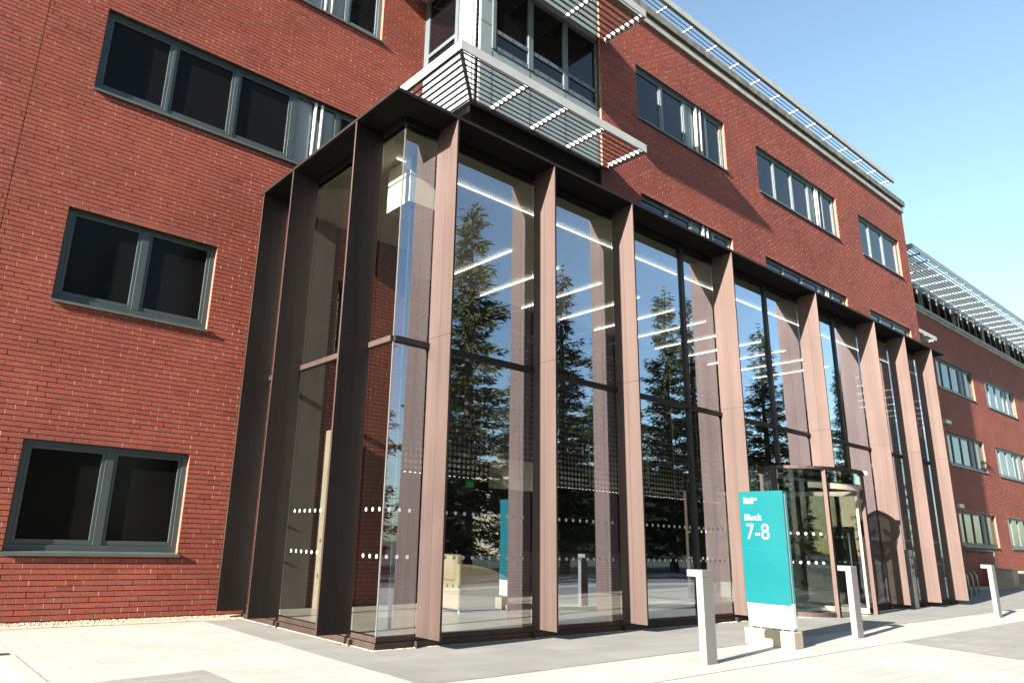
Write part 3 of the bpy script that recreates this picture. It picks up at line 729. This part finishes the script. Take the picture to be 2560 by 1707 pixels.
# ------------------------------------------------------------------ sign
sg = empty('block_sign', (5.78, -1.64, 0), 'teal blade sign reading Block 7-8 on a pale concrete block', 'sign')
bb = MB(); bb.box(-.12, .13, -.37, .36, 0, .215); bb.build('base_block', M['concrete'], sg, bevel=.01)
bs = MB(); bs.box(-.035, .055, -.345, .33, .25, .575); bs.build('base_panel', M['white_paint'], sg, bevel=.004)
ft = MB()
for y in (-.31, -.17, 0, .15, .29): ft.box(-.04, -.02, y-.015, y+.015, .215, .262); ft.box(.035, .055, y-.015, y+.015, .215, .262)
ft.box(-.05, .07, -.345, .33, .235, .25); ft.build('fixing', M['steel'], sg)
def teal_face(xo, th):
    m_ = MB(); r_ = .045; y0, y1, z0, z1 = -.345, .345, .55, 2.13
    out = [(y0, z1), (y1, z1)]
    for cx_, cy_, a0 in ((y1-r_, z0+r_, 0), (y0+r_, z0+r_, -90)):
        for k in range(7):
            t = math.radians(a0-15*k); out.append((cx_+r_*math.cos(t), cy_+r_*math.sin(t)))
    n = len(out)
    m_.v = [(xo, y, z) for y, z in out] + [(xo+th, y, z) for y, z in out]
    m_.f = [tuple(range(n)), tuple(n+i for i in reversed(range(n)))] + [(i, (i+1) % n, n+(i+1) % n, n+i)[::-1] for i in range(n)]
    m_.mi = [0]*len(m_.f)
    return m_
face = teal_face(-.045, .008).build('sign_panel', M['teal'], sg)
teal_face(.055, .008).build('sign_panel', M['teal'], sg)
B(-.036, .054, -.345, .345, 2.119, 2.13).build('top_fold', M['teal'], sg, bevel=.004)
ec = MB(); ec.box(-.012, .03, -.338, -.325, .575, 2.10); ec.box(-.036, .054, -.322, .33, .58, 2.10, 1)
ec.build('edge_strip', [M['white_paint'], M['seal']], sg)
B(-.0462, -.0448, -.343, .343, 1.3065, 1.309).build('panel_seam', M['teal_light'], face)
def text(s, z0, z1, ya, yb, bold, name):
    cu = bpy.data.curves.new(name, 'FONT'); cu.body = s; cu.size = 1; cu.offset = bold; cu.extrude = .001; cu.resolution_u = 6
    tmp = bpy.data.objects.new('tmp', cu); COL.objects.link(tmp)
    dg = bpy.context.evaluated_depsgraph_get(); dg.update()
    me = bpy.data.meshes.new_from_object(tmp.evaluated_get(dg)); COL.objects.unlink(tmp); bpy.data.objects.remove(tmp)
    xs = [v.co.x for v in me.vertices]; ys = [v.co.y for v in me.vertices]
    x0, x1 = min(xs), max(xs); y0, y1 = min(ys), max(ys)
    for v in me.vertices:
        u = (v.co.x-x0)/(x1-x0); w = (v.co.y-y0)/(y1-y0)
        v.co = Vector((-.0475 + (-.001 if v.co.z > 0 else .001), ya + (yb-ya)*u, z0+(z1-z0)*w))
    me.materials.clear(); me.materials.append(M['lettering'])
    o = bpy.data.objects.new(name, me); COL.objects.link(o); o.parent = face
    return o
W0 = 1.64
text('Founders', 2.000, 2.047, -1.370+W0, -1.585+W0, .004, 'lettering')
text('District', 1.952, 1.998, -1.372+W0, -1.520+W0, .004, 'lettering')
text('Block', 1.712, 1.800, -1.370+W0, -1.640+W0, .003, 'lettering')
text('7-8', 1.440, 1.660, -1.385+W0, -1.735+W0, -.008, 'lettering')

# ------------------------------------------------------------------ bollards
def bollard(x, y, h, label, src=None):
    o = empty('bollard', (x, y, 0), label, 'bollard', 'white arm topped bollards along the paving')
    p = MB(); w = .11
    p.v = [(-w, -.045, 0), (w, -.045, 0), (w, .045, 0), (-w, .045, 0)]
    p = MB(); p.box(-.11, .11, -.045, .045, 0, h-.082); p.build('post', M['bollard'], o, bevel=.004)
    a = MB(); a.box(-.11, .11, -.045, .165, h-.08, h); a.build('arm', M['bollard'], o, bevel=.004)
    B(-.08, .08, .06, .15, h-.086, h-.081).build('lamp_lens', M['aged_metal'], o)
    B(-.125, .125, -.06, .06, 0, .006).build('foot_plate', M['steel'], o)
    return o
bollard(3.42, -2.115, 1.04, 'white bollard nearest the camera, left of the teal sign')
bollard(8.07, -1.82, 1.085, 'white bollard just right of the teal sign, before the revolving door')
bollard(15.60, -1.65, 1.12, 'white bollard furthest right, past the last bronze fin')

# ------------------------------------------------------------------ door entry post, racks, steps, rail
ep = empty('entry_post', (16.36, .30, 0), 'free standing steel door entry post beside the bronze fins right of the revolving door', 'entry post')
B(-.13, .10, -.06, .06, 0, 1.40).build('post', M['steel'], ep, bevel=.006)
B(-.06, .05, -.07, -.06, .95, 1.05).build('keypad', M['frame_black'], ep); MB().tube([(0, -.075, 1.22), (0, -.06, 1.22)], .03, 12).build('button', M['frame'], ep)
B(-.06, .05, -.068, -.06, .75, .87).build('sticker', M['panel'], ep)
rack0 = empty('bike_rack', (0, 0, 0))
hp = []
R_ = .22
for k in range(7):
    t = PI - PI/2*k/6; hp.append((-.38+R_+R_*math.cos(t), 0, .80-R_+R_*math.sin(t)))
for k in range(7):
    t = PI/2 - PI/2*k/6; hp.append((.38-R_+R_*math.cos(t), 0, .80-R_+R_*math.sin(t)))
MB().tube([(-.38, 0, 0)] + hp + [(.38, 0, 0)], .024, 10).build('hoop', M['steel'], rack0, smooth=True)
ft = MB(); ft.tube([(-.38, 0, 0), (-.38, 0, .01)], .06, 12); ft.tube([(.38, 0, 0), (.38, 0, .01)], .06, 12); ft.build('foot_plate', M['steel'], rack0)
RL = ['steel bike hoop half hidden by the last bronze fin, leftmost of the racks', 'steel bike hoop in the middle of the racks', 'steel bike hoop nearest the stone steps, right end of the racks']
for i, (x, y) in enumerate([(24.55, 1.85), (25.35, 1.95), (26.15, 2.05)]):
    r = rack0 if i == 0 else copy_tree(rack0)
    r.location = (x, y, 0); r.rotation_euler = (0, 0, math.radians(62)); tag(r, RL[i], 'bike rack', 'steel bike hoops by the far corner')
st = empty('stone_steps', (38.2, 3.6, 0), 'pale stone steps rising beside the far wing wall', 'steps')
for k in range(4): B(-1.3+k*.35+.35, 6, -.9, .72, k*.165, k*.165+.163).build('step', M['stone'], st, bevel=.01)
rw = MB(); rw.box(36.35, 37.1, 3.35, 4.32, 0, .74); rw.box(36.3, 37.15, 3.3, 4.33, .74, .80)
tag(rw.build('retaining_wall', M['stone'], bevel=.01), 'short square stone wall end left of the steps', 'stone wall')
tag(B(38.6, 46, 2.2, 2.6, 0, .62).build('planter_wall', M['stone'], bevel=.01), 'low sunlit pale stone wall at the far right edge', 'low wall')
hr = empty('handrail', (34, 4.0, 0), 'dark metal handrail fixed along the far wing wall with one pale end post', 'handrail')
MB().tube([(-2.5, 0, 1.5), (2.35, 0, 1.54), (2.5, 0, 1.5), (2.5, 0, 1.4)], .035, 10).build('rail', M['frame'], hr, smooth=True)
MB().tube([(2.45, -.02, 0), (2.45, -.02, 1.5)], .03, 10).build('end_post', M['steel'], hr, smooth=True)
b = MB()
for x in (-2, 0, 1.8): b.tube([(x, 0, 1.49), (x, .34, 1.45)], .02, 8)
b.build('bracket', M['frame'], hr)

# ------------------------------------------------------------------ ground
def sheet(name, poly, z, m_, kind='structure'):
    o = MB().poly([(x, y, z) for x, y in poly]).build(name, m_); o['kind'] = kind; return o
sheet('ground', [(-400, -400), (500, -400), (500, 400), (-400, 400)], -.20, M['grass'])
CX, CY, GK, GZ = -4.6507, -7.3268, .935, .085                         # the forecourt rises gently to GZ between y = .3 and y = -1.3
def nearer(x, y): return (CX+(x-CX)*GK, CY+(y-CY)*GK)
def prof(y): return GZ*min(1, max(0, (.3-y)/1.6))
def onto(poly, n=14):                                                # lay a flat-ground outline on the risen forecourt, edges kept straight to the eye
    out = []
    for (p, q) in zip(poly, poly[1:]+poly[:1]):
        for i in range(n):
            x, y = p[0]+(q[0]-p[0])*i/n, p[1]+(q[1]-p[1])*i/n; yy = y
            for _ in range(30):
                k = (1.2984-prof(yy))/1.2984; yy = CY+(y-CY)*k
            out.append((CX+(x-CX)*k, yy))
    return out
def clip(poly, y0, keep_above):
    out = []
    for (p, q) in zip(poly, poly[1:]+poly[:1]):
        ip, iq = (p[1] >= y0) == keep_above, (q[1] >= y0) == keep_above
        if ip: out.append(p)
        if ip != iq:
            s = (y0-p[1])/(q[1]-p[1]); out.append((p[0]+(q[0]-p[0])*s, y0))
    return out
def forecourt(name, polys, dz, m_):
    mb = MB()
    for poly in polys:
        for band in (clip(poly, .3, True), clip(clip(poly, .3, False), -1.3, True), clip(poly, -1.3, False)):
            if len(band) > 2: mb.poly([(x, y, prof(y)+dz) for x, y in band])
    o = mb.build(name, m_); o['kind'] = 'structure'; return o
forecourt('pavement', [[(-3.2, -7.5), (70, -7.5), (70, 20), (-3.2, 20)], [(-3.2, 2.1), (-3.2, 20), (-30, 20), (-30, 2.1)]], 0, M['pave_cream'])
forecourt('entrance_paving', [onto([(-.2, 4.6), (-.26, -1.46), (.5, -1.50), (20.6, -1.0), (36, -.7), (36, 3.3), (26.3, 3.3), (26.3, 4.6)])], .004, M['pave_grey'])
forecourt('grey_paving', [onto([(8.19, -2.36), (7.66, -4.08), (6.9, -6.6), (60, -6.6), (60, -1.1), (36, -1.65)])], .004, M['pave_grey2'])
forecourt('grey_paving', [onto([(-1.67, .2), (-2.69, .04), (-2.69, -6.6), (-1.75, -6.6)])], .004, M['pave_grey2'])
forecourt('edging', [onto([(-3.0, -2.63), (8.17, -2.40), (36, -1.69), (36, -1.58), (8.17, -2.29), (-3.0, -2.52)])], .005, M['kerb'])
for o_ in list(COL.objects):                                         # sign and bollards stand on the raised part
    if o_.parent is None and o_.get('category') in ('bollard', 'sign'):
        o_.location = (*nearer(o_.location.x, o_.location.y), GZ); o_.scale = (GK,)*3
k_ = MB()
for i in range(12): k_.box(-3.2, -3.02, 1.95-(i+1)*.9+.006, 1.95-i*.9, -.12, .005)
for i in range(14): k_.box(-3.2-(i+1)*.9+.006, -3.2-i*.9, 1.95, 2.12, -.12, .06)
k_ = k_.build('kerb', M['kerb'], bevel=.008); k_['kind'] = 'structure'
sheet('block_paving', [(-3.1, -7.5), (-3.1, 2.1), (-40, 2.1), (-40, -7.5)], -.10, M['pave_block'])
sheet('road', [(-200, -14.5), (300, -14.5), (300, -7.5), (-200, -7.5)], -.19, M['asphalt'])
vp = MB(); vp.poly([(-200, -17.5, -.17), (300, -17.5, -.17), (300, -14.5, -.17), (-200, -14.5, -.17)]); vp = vp.build('far_pavement', M['pave_cream']); vp['kind'] = 'structure'
gv = MB(); rg = random.Random(3)
def pebble(x, y, z, r):
    n = len(gv.v); s = [rg.uniform(.7, 1.3) for _ in range(6)]
    gv.v += [(x+r*s[0], y, z), (x, y+r*s[1], z), (x-r*s[2], y, z), (x, y-r*s[3], z), (x, y, z+r*s[4]*.8), (x, y, z-r*.5)]
    for q in ((0,1,4),(1,2,4),(2,3,4),(3,0,4),(1,0,5),(2,1,5),(3,2,5),(0,3,5)): gv.f.append(tuple(n+i for i in q)); gv.mi.append(0)
for i in range(3600): 
    y = 4.33-abs(rg.gauss(0, .05)); pebble(rg.uniform(-6, .45), y, .012+max(0, .045-(4.33-y)*.5), rg.uniform(.007, .016))
for i in range(1100): pebble(.44-abs(rg.gauss(0, .014)), rg.uniform(.4, 4.3), .008, rg.uniform(.006, .012))
for i in range(2600): pebble(rg.uniform(.4, 10), .44-abs(rg.gauss(0, .014)), .008, rg.uniform(.006, .012))
gv = gv.build('gravel', M['gravel']); tag(gv, kind='stuff')
gb = MB(); gb.poly([(-10, 4.17, .005), (.46, 4.17, .005), (.46, 4.36, .05), (-10, 4.36, .055)]); gb = gb.build('gravel_bed', M['gravel']); gb['kind'] = 'structure'

# ------------------------------------------------------------------ trees across the road (seen mirrored in the glass)
def tree_mesh(seed, h, spread, droop, loose, leafm):
    r = random.Random(seed); t = MB(); lv_ = MB()
    t.tube([(0, 0, 0), (.05, .02, h*.3), (0, .06, h*.65), (0, 0, h*.97)], [h*.017, h*.013, h*.008, .02], 8)
    z = h*.07
    while z < h*.985:
        f = z/h; Lb = spread*(1-f)**.95*r.uniform(.55, 1.2) + .15
        if f < .2: Lb *= .75 + f
        for k in range(r.randint(4, 6)):
            a = r.uniform(0, 2*PI); L_ = Lb*r.uniform(.55, 1.1)
            if r.random() < loose: continue
            d = Vector((math.cos(a), math.sin(a), 0)); p0 = Vector((0, 0, z))
            rise = .30 - droop*(1-f)
            t.tube([tuple(p0), tuple(p0 + d*L_ + Vector((0, 0, L_*rise*.7)))], [.035, .008], 4)
            s = .25
            while s < L_:
                c = p0 + d*s + Vector((0, 0, s*rise - .06*s*s*droop))
                for q in range(12):
                    w = r.uniform(.05, .12); l = r.uniform(.22, .55)
                    u = (d*r.uniform(.5, 1.3) + Vector((r.uniform(-.7, .7), r.uniform(-.7, .7), r.uniform(-.5, .2)))).normalized()
                    v = u.cross(Vector((r.uniform(-1, 1), r.uniform(-1, 1), r.uniform(.2, 1)))).normalized()
                    e = c + Vector((r.uniform(-.2, .2), r.uniform(-.2, .2), r.uniform(-.2, .1)))
                    lv_.poly([tuple(e - v*w*.3), tuple(e + u*l*.5 - v*w*.5), tuple(e + u*l), tuple(e + u*l*.45 + v*w*.5)])
                s += r.uniform(.24, .38)
        z += r.uniform(.18, .32)
    return t, lv_
protos = []
for seed, h, sp, dr, lo_, lm in ((1, 19, 4.2, .5, .1, 'leaf2'), (2, 18, 3.3, .35, .05, 'leaf'), (3, 18.5, 3.8, .45, .25, 'leaf')):
    o = empty('conifer_tree', (0, 0, 0)); a, b = tree_mesh(seed, h, sp, dr, lo_, M[lm])
    a.build('trunk', M['bark'], o); b.build('crown', M[lm], o); protos.append(o)
TL = [(17.6, -18.6, 0, 1.0), (23.5, -17.8, 1, .93), (29.2, -19.5, 2, .90), (33.2, -18, 1, 1.0), (36.6, -18.4, 2, .99), (41, -19, 0, .88), (45, -18, 1, 1.0), (51.5, -19, 2, .92), (58.2, -18, 1, .97),
      (66, -19, 0, .9), (12.5, -20, 2, .74), (6.5, -19, 1, .66), (0.5, -20, 0, .8), (-6, -19.5, 2, .85), (-13, -20, 1, .9), (-20, -19, 0, .85), (-28, -20, 2, .9), (-37, -19, 1, .95), (3.5, -24, 1, .95), (-3, -25, 0, .9), (9.5, -25, 2, .85), (15, -25, 1, .85), (20.5, -24, 1, .7), *[(-95-7*(i % 3), -62+i*8.5, i % 3, .8+.06*(i % 4)) for i in range(13)], (27, -25, 0, .72), (39, -25, 2, .72), (48, -25, 1, .75)]
fb = empty('office_block', (95, -48, 0), 'plain beige block across the road, mirrored in the far wing windows', 'building')
B(-45, 45, -12, 0, -.2, 9.5).build('wall', M['limestone_far'], fb)
B(-45.3, 45.3, -12.3, .3, 9.5, 9.9).build('roof', M['gutter'], fb)
for i in range(16):
    for k in range(3): B(-43+i*5.6, -39.8+i*5.6, -.05, .04, 1+k*3, 2.6+k*3).build('window', M['dark_glass'], fb)
used = set()
for i, (x, y, k, s) in enumerate(TL):
    o = protos[k] if k not in used else copy_tree(protos[k]); used.add(k)
    o.location = (x, y, -.2); o.scale = (s*random.Random(i).uniform(.9, 1.08),)*2 + (s,); o.rotation_euler = (0, 0, i*1.7)
    tag(o, ['broad olive green conifer across the road, mirrored in the lobby glass', 'slim dark conifer across the road, mirrored in the lobby glass', 'loose ragged conifer across the road, mirrored in the lobby glass'][k], 'tree', ['broad conifers across the road', 'slim conifers across the road', 'ragged conifers across the road'][k])

# ------------------------------------------------------------------ light, sky, camera
EL, AZ = math.radians(20.0), math.radians(9.1)
d = Vector((math.cos(EL)*math.cos(AZ), math.cos(EL)*math.sin(AZ), -math.sin(EL)))
su = bpy.data.lights.new('sun', 'SUN'); su.energy = 5.0; su.angle = math.radians(.5); su.color = (1, .93, .83)
so = bpy.data.objects.new('sun', su); COL.objects.link(so); so.rotation_euler = d.to_track_quat('-Z', 'Y').to_euler(); so.location = (-20, -5, 30)
wd = bpy.data.worlds.new('World'); scene.world = wd; wd.use_nodes = True
nt = wd.node_tree; bg = nt.nodes['Background']
sk = nt.nodes.new('ShaderNodeTexSky'); sk.sky_type = 'NISHITA'; sk.sun_disc = False
sk.sun_elevation = EL; sk.sun_rotation = math.atan2(-d.x, -d.y)
sk.air_density = 1.0; sk.dust_density = .9; sk.ozone_density = 1.0
tint = nt.nodes.new('ShaderNodeVectorMath'); tint.operation = 'MULTIPLY'; tint.inputs[1].default_value = (.88, 1.04, 1.02)
nt.links.new(sk.outputs[0], tint.inputs[0]); hs = nt.nodes.new('ShaderNodeHueSaturation'); hs.inputs['Saturation'].default_value = .90
nt.links.new(tint.outputs[0], hs.inputs['Color']); nt.links.new(hs.outputs[0], bg.inputs['Color']); bg.inputs['Strength'].default_value = .058

cam = bpy.data.cameras.new('camera'); co = bpy.data.objects.new('camera', cam); COL.objects.link(co)
from mathutils import Matrix as _M
co.matrix_world = _M(((0.7705754, -0.1971391, -0.6060938, -4.65066), (-0.6366208, -0.1926354, -0.7467299, -7.32680), (0.0304545, 0.9612636, -0.2739430, 1.29844), (0,0,0,1)))
cam.lens = 25.4430; cam.shift_x = 0.04740; cam.shift_y = -0.00783
cam.sensor_width = 36; cam.clip_end = 2000; cam.clip_start = .05
scene.camera = co
scene.view_settings.view_transform = 'Standard'; scene.view_settings.look = 'None'
scene.view_settings.exposure = 2.4; scene.view_settings.gamma = 1
scene.render.resolution_x = 1024; scene.render.resolution_y = 682
cy = scene.cycles
cy.max_bounces = 10; cy.diffuse_bounces = 4; cy.glossy_bounces = 6; cy.transparent_max_bounces = 24; cy.transmission_bounces = 6
cy.sample_clamp_indirect = 6; cy.use_denoising = True; cy.caustics_reflective = False; cy.caustics_refractive = False
